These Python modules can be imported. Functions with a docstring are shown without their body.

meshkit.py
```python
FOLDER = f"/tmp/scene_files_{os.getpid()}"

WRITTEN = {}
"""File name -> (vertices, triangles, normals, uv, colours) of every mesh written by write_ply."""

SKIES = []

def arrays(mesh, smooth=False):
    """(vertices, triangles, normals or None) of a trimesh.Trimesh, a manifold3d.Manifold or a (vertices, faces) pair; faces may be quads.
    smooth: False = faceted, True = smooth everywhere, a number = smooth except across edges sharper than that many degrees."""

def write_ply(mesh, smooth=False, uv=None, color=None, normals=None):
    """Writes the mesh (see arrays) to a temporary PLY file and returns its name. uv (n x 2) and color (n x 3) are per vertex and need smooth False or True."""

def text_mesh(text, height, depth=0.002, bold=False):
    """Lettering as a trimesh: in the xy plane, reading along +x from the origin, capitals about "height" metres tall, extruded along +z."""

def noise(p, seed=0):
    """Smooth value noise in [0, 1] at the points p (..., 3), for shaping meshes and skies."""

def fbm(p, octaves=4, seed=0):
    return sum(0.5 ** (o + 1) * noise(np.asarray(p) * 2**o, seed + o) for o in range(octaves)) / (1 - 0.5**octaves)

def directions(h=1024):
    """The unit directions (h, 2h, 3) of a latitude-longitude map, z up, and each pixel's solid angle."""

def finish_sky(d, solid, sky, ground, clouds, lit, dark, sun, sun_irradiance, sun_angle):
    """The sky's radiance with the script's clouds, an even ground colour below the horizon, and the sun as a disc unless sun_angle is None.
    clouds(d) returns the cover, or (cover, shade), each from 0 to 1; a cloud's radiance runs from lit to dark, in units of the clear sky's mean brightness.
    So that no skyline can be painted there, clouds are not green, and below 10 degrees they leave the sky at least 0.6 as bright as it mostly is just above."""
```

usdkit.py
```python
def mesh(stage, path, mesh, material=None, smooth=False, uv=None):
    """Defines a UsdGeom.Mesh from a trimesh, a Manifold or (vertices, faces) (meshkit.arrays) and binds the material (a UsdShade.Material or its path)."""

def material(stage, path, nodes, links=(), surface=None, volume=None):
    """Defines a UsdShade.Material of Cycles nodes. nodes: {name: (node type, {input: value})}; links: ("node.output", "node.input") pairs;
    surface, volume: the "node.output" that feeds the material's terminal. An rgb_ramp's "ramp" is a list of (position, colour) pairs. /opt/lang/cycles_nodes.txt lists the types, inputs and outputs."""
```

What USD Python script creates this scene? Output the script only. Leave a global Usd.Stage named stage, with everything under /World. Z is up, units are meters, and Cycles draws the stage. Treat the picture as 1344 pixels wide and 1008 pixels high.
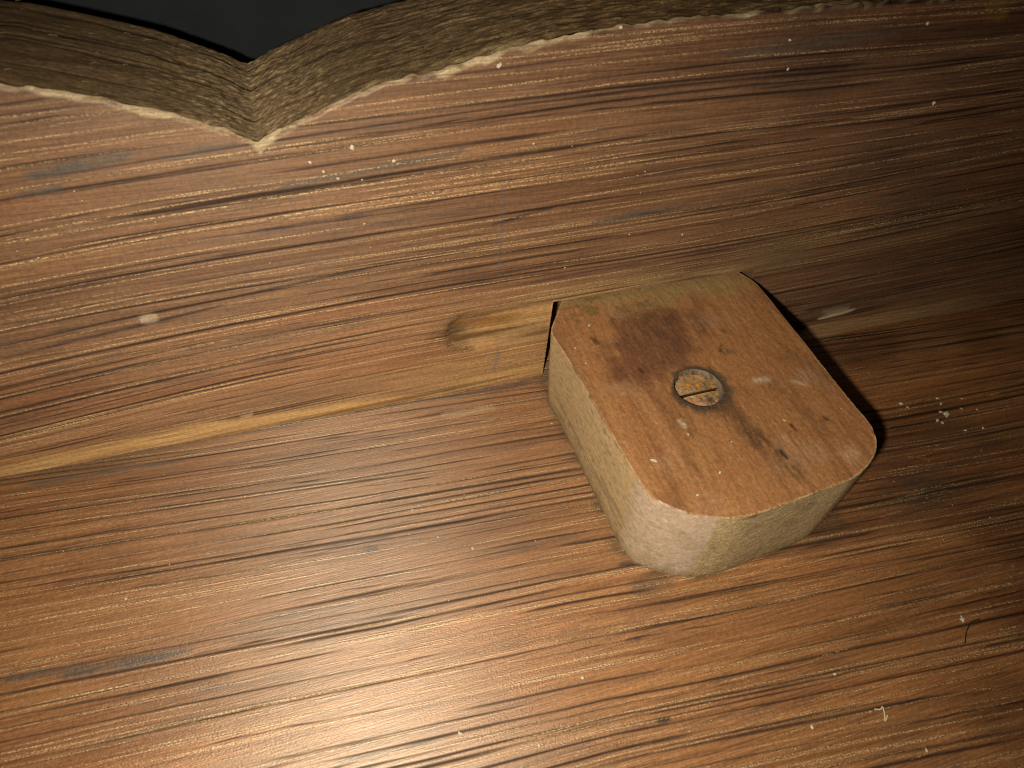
import math, random
import numpy as np
import trimesh, manifold3d as mfd
from scipy.ndimage import gaussian_filter, map_coordinates
from pxr import Usd, UsdGeom, UsdLux, UsdShade, Gf, Sdf, Vt
import usdkit

MM = 0.001
stage = Usd.Stage.CreateInMemory()
UsdGeom.SetStageUpAxis(stage, UsdGeom.Tokens.z)
UsdGeom.SetStageMetersPerUnit(stage, 1.0)
UsdGeom.Xform.Define(stage, '/World')
T_ = Sdf.ValueTypeNames

# ---------------------------------------------------------------- camera
cam = UsdGeom.Camera.Define(stage, '/World/camera')
RIGHT = np.array([0.95325018, -0.29455791, 0.06745171])
DOWN = np.array([-0.17984958, -0.73240658, -0.65668464])
FWD = np.array([0.24283373, 0.61385359, -0.75114283])
EYE = np.array([-38.16524, -82.58064, 100.58430])
m = np.eye(4)
m[0, :3], m[1, :3], m[2, :3], m[3, :3] = RIGHT, -DOWN, -FWD, EYE * MM
cam.AddTransformOp().Set(Gf.Matrix4d(*m.ravel().tolist()))
cam.CreateHorizontalApertureAttr(36.0)
cam.CreateVerticalApertureAttr(27.0)
cam.CreateFocalLengthAttr(36.0 * 918.914 / 1344)
cam.CreateClippingRangeAttr(Gf.Vec2f(0.005, 20))
cam.CreateExposureAttr(0.0)
cam.CreateFStopAttr(40.0)
cam.CreateFocusDistanceAttr(0.115)

# ---------------------------------------------------------------- the phone's flash: the only light
FLASH = np.array([-51.0, -88.0, 98.0])
flash = UsdLux.SphereLight.Define(stage, '/World/flash_lamp')
f = np.array([-23.0, -24.0, 0.0]) - FLASH; f /= np.linalg.norm(f)
fx = np.cross(f, [0, 0, 1.0]); fx /= np.linalg.norm(fx); fy = np.cross(fx, f)
m = np.eye(4)
m[0, :3], m[1, :3], m[2, :3], m[3, :3] = fx, fy, -f, FLASH * MM
flash.AddTransformOp().Set(Gf.Matrix4d(*m.ravel().tolist()))
flash.CreateRadiusAttr(0.0022)
flash.CreateIntensityAttr(5000.0)
cone = UsdLux.ShapingAPI.Apply(flash.GetPrim())
cone.CreateShapingConeAngleAttr(62.0)
cone.CreateShapingConeSoftnessAttr(1.0)
flash.CreateColorAttr(Gf.Vec3f(1.0, 0.87, 0.62))

# ---------------------------------------------------------------- helpers
rng = np.random.default_rng(7)


def sm(a, b, x):
    t = np.clip((x - a) / (b - a), 0, 1)
    return t * t * (3 - 2 * t)


def field(shape, sx, sy, seed):
    """smooth unit-variance noise on a grid; sx, sy in cells"""
    r = np.random.default_rng(seed).standard_normal(shape)
    o = gaussian_filter(r, (sx, sy), mode='reflect')
    return (o - o.mean()) / (o.std() + 1e-9)


def note(prim, label=None, category=None, group=None, kind=None):
    p = prim.GetPrim() if hasattr(prim, 'GetPrim') else prim
    for k, v in (('label', label), ('category', category), ('group', group), ('kind', kind)):
        if v:
            p.SetCustomDataByKey(k, v)
    return prim


def raw_mesh(path, v, faces, mat, normals=None, prim=None):
    """v in mm; faces (n,3) or (n,4); prim: per-vertex colour sets by name"""
    me = UsdGeom.Mesh.Define(stage, path)
    me.CreatePointsAttr(Vt.Vec3fArray.FromNumpy((v * MM).astype(np.float32)))
    k = faces.shape[1]
    me.CreateFaceVertexCountsAttr(Vt.IntArray.FromNumpy(np.full(len(faces), k, np.int32)))
    me.CreateFaceVertexIndicesAttr(Vt.IntArray.FromNumpy(np.ascontiguousarray(faces.astype(np.int32).ravel())))
    me.CreateSubdivisionSchemeAttr('none')
    if normals is not None:
        me.CreateNormalsAttr(Vt.Vec3fArray.FromNumpy(normals.astype(np.float32)))
        me.SetNormalsInterpolation('vertex')
    for name, c in (prim or {}).items():
        UsdGeom.PrimvarsAPI(me).CreatePrimvar(name, T_.Color3fArray, 'vertex').Set(Vt.Vec3fArray.FromNumpy(np.ascontiguousarray(c, np.float32)))
    UsdShade.MaterialBindingAPI.Apply(me.GetPrim()).Bind(mat)
    return me


def vnormals(v, tri):
    n = np.cross(v[tri[:, 1]] - v[tri[:, 0]], v[tri[:, 2]] - v[tri[:, 0]])
    out = np.zeros_like(v)
    for k in range(3):
        for c in range(3):
            out[:, c] += np.bincount(tri[:, k], n[:, c], len(v))
    return out / (np.linalg.norm(out, axis=1, keepdims=True) + 1e-12)


def grid_faces(ni, nj, wrap=False):
    i = np.arange(ni if wrap else ni - 1)[:, None]
    j = np.arange(nj - 1)[None]
    a = i * nj + j
    b = ((i + 1) % ni) * nj + j
    return np.stack([a, b, b + 1, a + 1], -1).reshape(-1, 4)


def tris(q):
    return np.vstack([q[:, [0, 1, 2]], q[:, [0, 2, 3]]])


def clean(v, t, prims, eps=1e-5):
    """drops collapsed triangles and unused vertices"""
    area = np.linalg.norm(np.cross(v[t[:, 1]] - v[t[:, 0]], v[t[:, 2]] - v[t[:, 0]]), axis=1)
    t = t[area > eps]
    used = np.unique(t)
    new = np.full(len(v), -1)
    new[used] = np.arange(len(used))
    return v[used], new[t], {k: c[used] for k, c in prims.items()}


# ---------------------------------------------------------------- materials
def wood_material(name, fine, rough=(0.36, 0.62), spec=0.5, spark=(0.80, 0.57, 0.32), bump=0.00003, fleck=0.0, grain_amt=0.38, aniso=0.0, along=(0, 1, 0)):
    """colour from the wood's own vertex colours (col); mask = (golden pore deposits with their glint painted in, grit, matt wear). fine: noise scale per mm along x, y, z"""
    sc = [1000.0 * x for x in fine]
    n = {
        'col': ('attribute', {'attribute': 'col'}),
        'mask': ('attribute', {'attribute': 'mask'}),
        'tc': ('texture_coordinate', {}),
        'mp': ('mapping', {'mapping_type': 'point', 'scale': sc}),
        'grain': ('noise_texture', {'scale': 1.0, 'detail': 4.0, 'roughness': 0.6}),
        'mp2': ('mapping', {'mapping_type': 'point', 'scale': (3300.0, 5200.0, 5200.0)}),
        'dots': ('noise_texture', {'scale': 1.0, 'detail': 1.5, 'roughness': 0.6}),
        'mp3': ('mapping', {'mapping_type': 'point', 'scale': (1500.0, 1500.0, 1500.0)}),
        'mott': ('noise_texture', {'scale': 1.0, 'detail': 5.0, 'roughness': 0.7}),
        'sep': ('separate_color', {}),
        'dotr': ('map_range', {'range_type': 'smoothstep', 'from_min': 0.47, 'from_max': 0.66, 'to_min': 0.0, 'to_max': 1.0, 'clamp': True}),
        'glint': ('math', {'math_type': 'multiply', 'use_clamp': True}),
        'dotd': ('map_range', {'range_type': 'smoothstep', 'from_min': 0.36, 'from_max': 0.50, 'to_min': 1.0, 'to_max': 0.0, 'clamp': True}),
        'grit': ('math', {'math_type': 'multiply', 'use_clamp': True}),
        'gr': ('map_range', {'from_min': 0.3, 'from_max': 0.72, 'to_min': 1.0 - grain_amt, 'to_max': 1.0 + grain_amt, 'clamp': True}),
        'mr': ('map_range', {'from_min': 0.3, 'from_max': 0.7, 'to_min': 0.76, 'to_max': 1.24, 'clamp': True}),
        'gm': ('math', {'math_type': 'multiply'}),
        'c1': ('mix_color', {'blend_type': 'multiply', 'fac': 1.0, 'use_clamp': False}),
        'c2': ('mix_color', {'blend_type': 'mix', 'b': spark}),
        'c3': ('mix_color', {'blend_type': 'mix', 'b': (0.055, 0.033, 0.02)}),
        'rr': ('map_range', {'from_min': 0.0, 'from_max': 1.0, 'to_min': rough[0], 'to_max': rough[1], 'clamp': True}),
        'rn': ('math', {'math_type': 'multiply_add', 'value2': 0.22}),
        'rs': ('math', {'math_type': 'subtract', 'value2': 0.11}),
        'h1': ('math', {'math_type': 'multiply', 'value2': 0.55}),
        'h2': ('math', {'math_type': 'multiply'}),
        'h3': ('math', {'math_type': 'multiply_add', 'value2': 2.2}),
        'sl': ('map_range', {'from_min': 0.0, 'from_max': 1.0, 'to_min': spec, 'to_max': spec * 0.12, 'clamp': True}),
        'bump': ('bump', {'strength': 1.0, 'distance': bump * 1.0}),
        'tan': ('combine_xyz', {'x': float(along[0]), 'y': float(along[1]), 'z': float(along[2])}),
        'p': ('principled_bsdf', {'specular_ior_level': spec, 'ior': 1.66 if aniso > 0.7 else 1.5, 'anisotropic': aniso}),
    }
    l = [('tc.object', 'mp.vector'), ('mp.vector', 'grain.vector'), ('tc.object', 'mp2.vector'), ('mp2.vector', 'dots.vector'),
         ('tc.object', 'mp3.vector'), ('mp3.vector', 'mott.vector'), ('mask.color', 'sep.color'),
         ('dots.fac', 'dotr.value'), ('dotr.result', 'glint.value1'), ('sep.r', 'glint.value2'),
         ('dots.fac', 'dotd.value'), ('dotd.result', 'grit.value1'), ('sep.g', 'grit.value2'),
         ('grain.fac', 'gr.value'), ('mott.fac', 'mr.value'), ('gr.result', 'gm.value1'), ('mr.result', 'gm.value2'),
         ('col.color', 'c1.a'), ('gm.value', 'c1.b'), ('c1.result', 'c3.a'), ('grit.value', 'c3.fac'), ('c3.result', 'c2.a'), ('glint.value', 'c2.fac'),
         ('c2.result', 'p.base_color'),
         ('sep.b', 'rr.value'), ('mott.fac', 'rn.value1'), ('rr.result', 'rn.value3'), ('rn.value', 'rs.value1'), ('rs.value', 'p.roughness'),
         ('grain.fac', 'h1.value1'), ('dots.fac', 'h2.value1'), ('sep.g', 'h2.value2'), ('h2.value', 'h3.value1'), ('h1.value', 'h3.value3'),
         ('sep.b', 'sl.value'), ('sl.result', 'p.specular_ior_level'), ('h3.value', 'bump.height'), ('bump.normal', 'p.normal')] + ([('tan.vector', 'p.tangent')] if aniso else [])
    if fleck:
        n |= {'mp4': ('mapping', {'mapping_type': 'point', 'scale': (4200.0, 1100.0, 900.0), 'rotation': (0, 0, 0.12)}),
              'fk': ('noise_texture', {'scale': 1.0, 'detail': 2.0, 'roughness': 0.55}),
              'fkr': ('map_range', {'range_type': 'smoothstep', 'from_min': 0.62, 'from_max': 0.74, 'to_min': 0.0, 'to_max': fleck, 'clamp': True}),
              'c4': ('mix_color', {'blend_type': 'mix', 'b': (0.075, 0.04, 0.022)}),
              'inv': ('math', {'math_type': 'subtract', 'value1': 1.0, 'use_clamp': True}), 'fm': ('math', {'math_type': 'multiply', 'use_clamp': True})}
        l = [x for x in l if x != ('c2.result', 'p.base_color')] + [('tc.object', 'mp4.vector'), ('mp4.vector', 'fk.vector'), ('fk.fac', 'fkr.value'),
             ('c2.result', 'c4.a'), ('sep.b', 'inv.value2'), ('inv.value', 'fm.value1'), ('fkr.result', 'fm.value2'), ('fm.value', 'c4.fac'), ('c4.result', 'p.base_color')]
    return usdkit.material(stage, '/World/Looks/' + name, n, l, surface='p.BSDF')


UsdGeom.Scope.Define(stage, '/World/Looks')
M_top = wood_material('tabletop_wood', (0.10, 4.5, 4.5), rough=(0.455, 0.66), bump=0.00013, spec=1.0, aniso=0.82, along=(0.08, 0.99, 0))
M_apron = wood_material('apron_wood', (0.10, 4.5, 4.5), rough=(0.50, 0.68), bump=0.00006, spec=0.5, aniso=0.6, along=(0, 0, 1))
M_cut = wood_material('sawn_edge_wood', (0.8, 3.5, 3.0), rough=(0.6, 0.8), bump=0.00006, spark=(0.46, 0.35, 0.21))
M_block = wood_material('block_wood', (3.6, 0.6, 3.0), rough=(0.5, 0.75), bump=0.000008, fleck=0.5, grain_amt=0.13, spark=(0.62, 0.52, 0.36))


# ---------------------------------------------------------------- wood figure
class Figure:
    """colour, relief and gloss of a board on a grid whose rows follow the grain; x and v in mm"""

    def __init__(self, x, v, base, seed):
        self.x, self.v, self.seed = x, v, seed
        self.dx, self.dv = x[1] - x[0], v[1] - v[0]
        self.shape = (len(x), len(v))
        self.col = np.ones(self.shape + (3,)) * np.array(base)
        self.h = np.zeros(self.shape)
        self.glint = np.zeros(self.shape)
        self.grit = np.zeros(self.shape)
        self.matt = np.zeros(self.shape)
        self.r = np.random.default_rng(seed)

    def noise(self, lx, lv, k):
        return field(self.shape, lx / self.dx, lv / self.dv, self.seed * 100 + k)

    def tint(self, mask, color, amount=1.0):
        a = np.clip(mask * amount, 0, 1)[..., None]
        self.col = self.col * (1 - a) + np.array(color) * a

    def scale(self, mask, factor):
        self.col = self.col * (1 + mask[..., None] * (np.array(factor) - 1))

    def one(self, buf, cx, cv, L, w, amp, bend=0.0, soft=2.0):
        x, v = self.x, self.v
        i0, i1 = np.searchsorted(x, [cx - L / 2, cx + L / 2])
        if i1 - i0 < 2:
            return
        t = (x[i0:i1] - cx) / (L / 2)
        p = self.r.uniform(0, 6.28, 3)
        vc = cv + bend * t + 0.10 * np.sin(t * L * 0.12 + p[0]) + 0.04 * np.sin(t * L * 0.45 + p[1])
        env = np.clip(1 - np.abs(t) ** 3, 0, 1) ** 0.7 * (0.75 + 0.25 * np.sin(t * L * 0.35 + p[2]))
        ww = w * (0.45 + 0.55 * env)
        j0, j1 = np.searchsorted(v, [vc.min() - 3 * w, vc.max() + 3 * w])
        if j1 <= j0:
            return
        d = np.abs(v[None, j0:j1] - vc[:, None]) / ww[:, None]
        buf[i0:i1, j0:j1] = np.maximum(buf[i0:i1, j0:j1], amp * env[:, None] * np.exp(-d ** soft))

    def rings(self, buf, cv, w0, bias, soft=3.0, reach=24.0, seed=0, bend=0.0):
        """one pore line along the whole board whose width and strength wander, so that it thins out and comes back"""
        x, v = self.x, self.v
        g = np.random.default_rng(self.seed * 7919 + seed)

        def wander(l):
            o = gaussian_filter(g.standard_normal(len(x) + 400), l / self.dx)[200:-200]
            return o / (o.std() + 1e-9)
        a = sm(-0.35, 0.55, wander(reach) + bias)
        k = sm(-1.6, 1.0, wander(6.0))
        ww = w0 * (0.25 + 0.75 * a) * (0.65 + 0.45 * k)
        vc = cv + 0.22 * wander(28.0) + 0.035 * wander(3.5) + bend
        j0, j1 = np.searchsorted(v, [vc.min() - 3 * w0, vc.max() + 3 * w0])
        if j1 <= j0:
            return
        d = np.abs(v[None, j0:j1] - vc[:, None]) / ww[:, None]
        buf[:, j0:j1] = np.maximum(buf[:, j0:j1], (a * (0.8 + 0.2 * k))[:, None] * np.exp(-d ** soft))

    def many(self, n, L, w, amp, region=None, soft=2.0, buf=None, slope=0.0):
        buf = np.zeros(self.shape) if buf is None else buf
        for _ in range(n):
            cx = self.r.uniform(self.x[0], self.x[-1]); cv = self.r.uniform(self.v[0], self.v[-1])
            if region is not None and self.r.uniform() > region(cx, cv):
                continue
            self.one(buf, cx, cv, L[0] * (L[1] / L[0]) ** self.r.uniform(), w[0] * (w[1] / w[0]) ** self.r.uniform(), self.r.uniform(*amp), self.r.normal(0, 0.25) + slope, soft)
        return buf


def figure_wood(F, dark_n, glint_n, grey_n, warm, clear, step):
    """the common figure: wide tone bands, dark lines, gritty golden pore lines with glint painted as colour, bluish grey streaks"""
    F.scale(sm(0.2, 1.8, F.noise(26, 2.6, 1)), (0.78, 0.74, 0.74))
    F.scale(sm(0.2, 1.8, F.noise(30, 1.6, 2)), (1.16, 1.12, 1.06))
    F.scale(sm(0.5, 1.8, F.noise(12, 2.5, 3)), warm)
    F.scale(sm(0.1, 1.6, F.noise(16, 0.30, 4)), (0.86, 0.84, 0.83))
    F.scale(sm(0.3, 1.8, F.noise(22, 0.16, 5)), (0.80, 0.77, 0.75))
    F.scale(sm(0.3, 1.8, F.noise(20, 0.20, 12)), (1.16, 1.16, 1.14))
    F.scale(sm(0.5, 2.0, F.noise(3.0, 1.6, 6)), (0.90, 0.89, 0.91))
    # bluish grey streaks
    g = F.many(grey_n, (8, 45), (0.25, 0.8), (0.35, 0.9), region=clear, soft=2.0)
    g *= 0.6 + 0.4 * sm(-1, 1, F.noise(3.0, 0.25, 7))
    F.tint(g, (0.070, 0.056, 0.054), 0.72)
    # short brown strokes
    b = F.many(dark_n * 2, (3, 14), (0.06, 0.13), (0.25, 0.7), region=clear)
    F.tint(b, (0.10, 0.05, 0.03), 0.8)
    # long dark lines, slightly sunk, most with a golden gritty pore line close beside them; other golden lines on their own
    d, q = np.zeros(F.shape), np.zeros(F.shape)
    R_ = F.r
    v_, k = F.v[0], 0
    while v_ < F.v[-1]:
        k += 1
        v_ += step * (0.35 + 1.3 * R_.uniform() ** 1.5)
        w = R_.uniform(0.11, 0.22) if R_.uniform() < 0.8 else R_.uniform(0.22, 0.34)
        F.rings(d, v_, w, R_.normal(-0.25, 0.35), 3.0, R_.uniform(10, 30), k)
        F.rings(q, v_ + R_.choice([-1, 1, 1]) * (w + R_.uniform(0.10, 0.25)), R_.uniform(0.07, 0.11), R_.normal(-0.15, 0.4), 2.0, R_.uniform(8, 22), k + 5000)
        if R_.uniform() < 0.55:
            F.rings(q, v_ + R_.uniform(0.3, 1.0), R_.uniform(0.06, 0.10), R_.normal(-0.35, 0.3), 2.0, R_.uniform(8, 22), k + 9000)
    for k in range(dark_n):
        cx, cv = R_.uniform(F.x[0], F.x[-1]), R_.uniform(F.v[0], F.v[-1])
        F.one(d, cx, cv, 12 * 4 ** R_.uniform(), R_.uniform(0.11, 0.22), R_.uniform(0.6, 1.0), R_.normal(0, 0.2), 3.0)
    F.many(glint_n, (10, 50), (0.05, 0.10), (0.4, 0.9), region=clear, buf=q)
    d *= 0.85 + 0.15 * sm(-1.2, 0.2, F.noise(8, 0.4, 13))
    F.tint(d, (0.024, 0.0165, 0.016), 0.93)
    F.h -= 0.05 * d
    F.matt = np.maximum(F.matt, d)
    q2 = F.many(glint_n // 8, (8, 30), (0.18, 0.32), (0.15, 0.35), region=clear)
    q = np.maximum(q, q2)
    q *= 0.45 + 0.55 * sm(-0.9, 0.7, F.noise(5, 0.3, 8))
    F.glint = np.maximum(F.glint, 0.62 * q)
    F.grit = np.maximum(F.grit, 0.7 * np.clip(q * 1.1, 0, 1))
    F.tint(q, (0.44, 0.30, 0.165), 0.48)  # warm glint of the pores put into their colour
    F.h -= 0.02 * q
    F.h += 0.006 * F.noise(14, 0.25, 9) + 0.05 * F.noise(25, 4, 10)
    # loose grit everywhere
    F.grit = np.maximum(F.grit, 0.16 + 0.10 * sm(0, 1.5, F.noise(4, 1.5, 11)))


def board(name_path, F, pos, up, mat, flip, clampfun):
    """grid -> mesh. pos(F) gives the flat place of every node, up the direction of relief"""
    P = pos(F)
    P = clampfun(P, F)
    v = P.reshape(-1, 3)
    t = tris(grid_faces(*F.shape))
    if flip:
        t = t[:, ::-1]
    prims = {'col': np.clip(F.col, 0.004, 0.95).reshape(-1, 3), 'mask': np.stack([F.glint, F.grit, F.matt], -1).reshape(-1, 3)}
    v, t, prims = clean(v, t, prims)
    return raw_mesh(name_path, v, t, mat, vnormals(v, t), prims)


# ---------------------------------------------------------------- tabletop (its underside), the surface everything stands on
X0, X1 = -104.0, 128.0
xs = np.arange(X0, X1, 0.4)
F = Figure(xs, np.arange(-96.0, 26.0, 0.12), (0.256, 0.124, 0.057), 3)
figure_wood(F, 160, 160, 60, (1.04, 0.98, 0.92), lambda x, v: 1.0, 0.86)
XX, VV = np.meshgrid(F.x, F.v, indexing='ij')
WAVE = 0.45 * F.noise(26, 9, 40)
SAG = 0.035 * np.maximum(0, XX + 10) * np.clip(-VV / 50, 0, 1.6)
TY = VV - 0.055 * (XX + 20) - SAG + WAVE
# denser and finer figure to the right, with a darker, dirtier cast and soft stains
right = sm(0, 60, XX)
F.tint(F.many(900, (3, 16), (0.08, 0.2), (0.3, 0.7), region=lambda x, v: sm(0, 50, x)), (0.075, 0.04, 0.024), 0.8)
F.glint = np.maximum(F.glint, F.many(500, (3, 14), (0.07, 0.12), (0.4, 0.9), region=lambda x, v: sm(-15, 40, x)))
F.scale(right, (0.90, 0.84, 0.80))
F.scale(sm(0.0, 1.5, F.noise(7, 3.5, 41)) * right, (0.62, 0.60, 0.62))
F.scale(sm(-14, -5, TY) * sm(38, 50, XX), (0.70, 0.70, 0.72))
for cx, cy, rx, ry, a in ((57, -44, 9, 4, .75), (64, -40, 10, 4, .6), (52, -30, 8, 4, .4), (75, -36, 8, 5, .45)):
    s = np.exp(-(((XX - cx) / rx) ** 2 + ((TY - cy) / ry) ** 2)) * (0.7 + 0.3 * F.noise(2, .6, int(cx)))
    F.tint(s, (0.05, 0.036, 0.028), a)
# pale strip along the corner to the right of the block
s = sm(-3.9, -3.2, TY + 0.25 * F.noise(6, 2, 42)) * sm(42, 50, XX) * (1 - 0.6 * sm(85, 118, XX))
F.tint(s, (0.30, 0.185, 0.105), 0.8)
F.glint *= 1 - s
# shade of the joint crevice painted in, with trapped dirt
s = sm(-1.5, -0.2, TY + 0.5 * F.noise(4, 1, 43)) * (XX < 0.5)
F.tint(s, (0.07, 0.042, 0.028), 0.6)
# darker broken line round the foot of the block
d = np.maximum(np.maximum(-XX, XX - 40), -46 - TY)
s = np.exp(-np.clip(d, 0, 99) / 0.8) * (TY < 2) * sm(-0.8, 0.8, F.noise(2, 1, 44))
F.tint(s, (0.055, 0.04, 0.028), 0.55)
# drawn out marks: (x0, y0, x1, y1, half width, colour, strength)
def mark(F, Y, x0, y0, x1, y1, w, c, a, ragged=0.25):
    L = math.hypot(x1 - x0, y1 - y0); ux, uy = (x1 - x0) / L, (y1 - y0) / L
    s_ = ((XX if F.shape == XX.shape else AX) - x0) * ux + (Y - y0) * uy
    n_ = -((XX if F.shape == XX.shape else AX) - x0) * uy + (Y - y0) * ux
    u = s_ / L * 2 - 1
    e = np.exp(-(n_ / (w * np.sqrt(np.clip(1 - u * u, 0.02, 1)))) ** 2) * (np.abs(u) < 1) * np.clip((1 - np.abs(u)) * 6, 0, 1)
    F.tint(e * np.clip(1 + ragged * F.noise(1.2, .2, int(abs(x0 * 7)) % 900 + 45), 0, 1.4), c, a)
DK, GY = (0.035, 0.022, 0.02), (0.075, 0.064, 0.06)
for a in ((-89.9, -2.2, -62, -3.6, .5, GY, .8), (-81, -35.6, -62.8, -36.8, .8, GY, .85), (-88, -34.2, -76, -35.2, .7, GY, .6), (-53, -13.0, -25.2, -15.2, .3, DK, .6), (-38.6, -27.7, -36.0, -28.0, .45, DK, .95),
          (-44.8, -25.7, -32.9, -26.6, .35, DK, .7), (-58.7, -34.4, -40.6, -36.0, .3, DK, .75), (-4.6, -63.4, -2.4, -63.7, .35, DK, .95), (-4.4, -52.1, -1.6, -52.4, .3, DK, .7), (-0.6, -40.6, 2.4, -41.2, .5, DK, .8), (-60, -36.8, -26, -40.2, .28, DK, .7), (-47.3, -56.4, -30, -57.8, .25, DK, .7)):
    mark(F, TY, *a)
mark(F, TY, -21, -4.5, -10, -5.2, 1.2, (0.36, 0.25, 0.15), .5)


def pos_top(F):
    return np.stack([XX, TY, F.h], -1)


def clamp_top(P, F):
    P[..., 1] = np.minimum(P[..., 1], 21.5)
    return P


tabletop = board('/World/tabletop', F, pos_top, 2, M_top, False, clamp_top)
note(tabletop, 'brown open-grained hardwood underside of a table, the surface below the block', 'tabletop', kind='structure')

# ---------------------------------------------------------------- apron board with its scalloped edge and slot
FRONT = np.array([(-120, 66), (-100, 66.2), (-80, 65.2), (-65.4, 63.1), (-62.25, 62.2), (-58.96, 61.27), (-54.86, 59.97), (-52, 59.1), (-49.14, 57.84), (-46.9, 56.88), (-44.63, 55.79), (-42.72, 54.5), (-41.67, 54.0),
                  (-40.34, 54.57), (-38.1, 55.64), (-35.75, 56.39), (-31, 58.29), (-26.3, 59.8), (-20.68, 60.9), (-13, 62.6), (-3.4, 64.35), (4.7, 64.95), (13.2, 65.35), (24.3, 65.7), (38.6, 65.9), (54, 66.0), (68, 66.2), (140, 66.6)])
SLOT = (0.6, 40.6, 19.5)


def edge_z(x):
    return np.interp(x, FRONT[:, 0], FRONT[:, 1])


ax = np.sort(np.concatenate([np.arange(X0, X1, 0.4), [SLOT[0] - 0.002, SLOT[0], SLOT[1], SLOT[1] + 0.002]]))
A = Figure(ax, np.arange(-6.0, 76.0, 0.12), (0.172, 0.093, 0.055), 11)
A.dx = 0.4
AX, AV = np.meshgrid(A.x, A.v, indexing='ij')
slope = np.interp(ax, [-104, -75, -48, -30, -10, 20, 60, 130], [0.085, 0.085, 0.055, 0.042, 0.026, 0.022, 0.035, 0.03])
lift = np.concatenate([[0], np.cumsum(0.5 * (slope[1:] + slope[:-1]) * np.diff(ax))])
lift -= np.interp(0, ax, lift)
AZ = AV + lift[:, None] * (0.55 + 0.45 * sm(0, 20, AV)) + 0.35 * A.noise(22, 6, 40)
figure_wood(A, 110, 110, 90, (1.06, 0.96, 0.90), lambda x, v: 1.0, 0.92)
# duller and dirtier towards the right; light gradient painted in, dim top to bright foot
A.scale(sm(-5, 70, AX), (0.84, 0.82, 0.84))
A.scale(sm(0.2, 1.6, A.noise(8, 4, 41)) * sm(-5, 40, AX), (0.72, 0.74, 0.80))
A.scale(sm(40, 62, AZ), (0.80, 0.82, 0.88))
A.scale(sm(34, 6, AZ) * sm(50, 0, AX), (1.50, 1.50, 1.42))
A.scale(np.exp(-((AX - 55) / 9) ** 2 - ((AZ - 27) / 6) ** 2), (1.25, 1.18, 1.05))
# light sapwood strip along the foot, on the left
top = np.interp(ax, [-104, -90, -74, -60, -38, -19.5, -17], [4.7, 4.5, 4.0, 3.6, 2.9, 1.4, 0.2])[:, None]
s = sm(0.6, -0.6, AZ - top - 0.35 * A.noise(8, 1, 42))
A.tint(s * (0.72 + 0.28 * sm(-1, 1, A.noise(14, .5, 60))), (0.50, 0.31, 0.135), 0.82)
A.scale(s * sm(0.3, 1.2, A.noise(12, 0.3, 43)), (0.66, 0.56, 0.5))
A.glint *= 1 - s; A.grit *= 1 - 0.8 * s; A.h *= 1 - 0.7 * s[...]
s2 = np.exp(-np.abs(AZ - top - 0.25) / 0.22) * (AX < -18) * sm(-0.8, 0.6, A.noise(5, .4, 44))
A.tint(s2, (0.07, 0.045, 0.03), 0.7)
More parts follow.
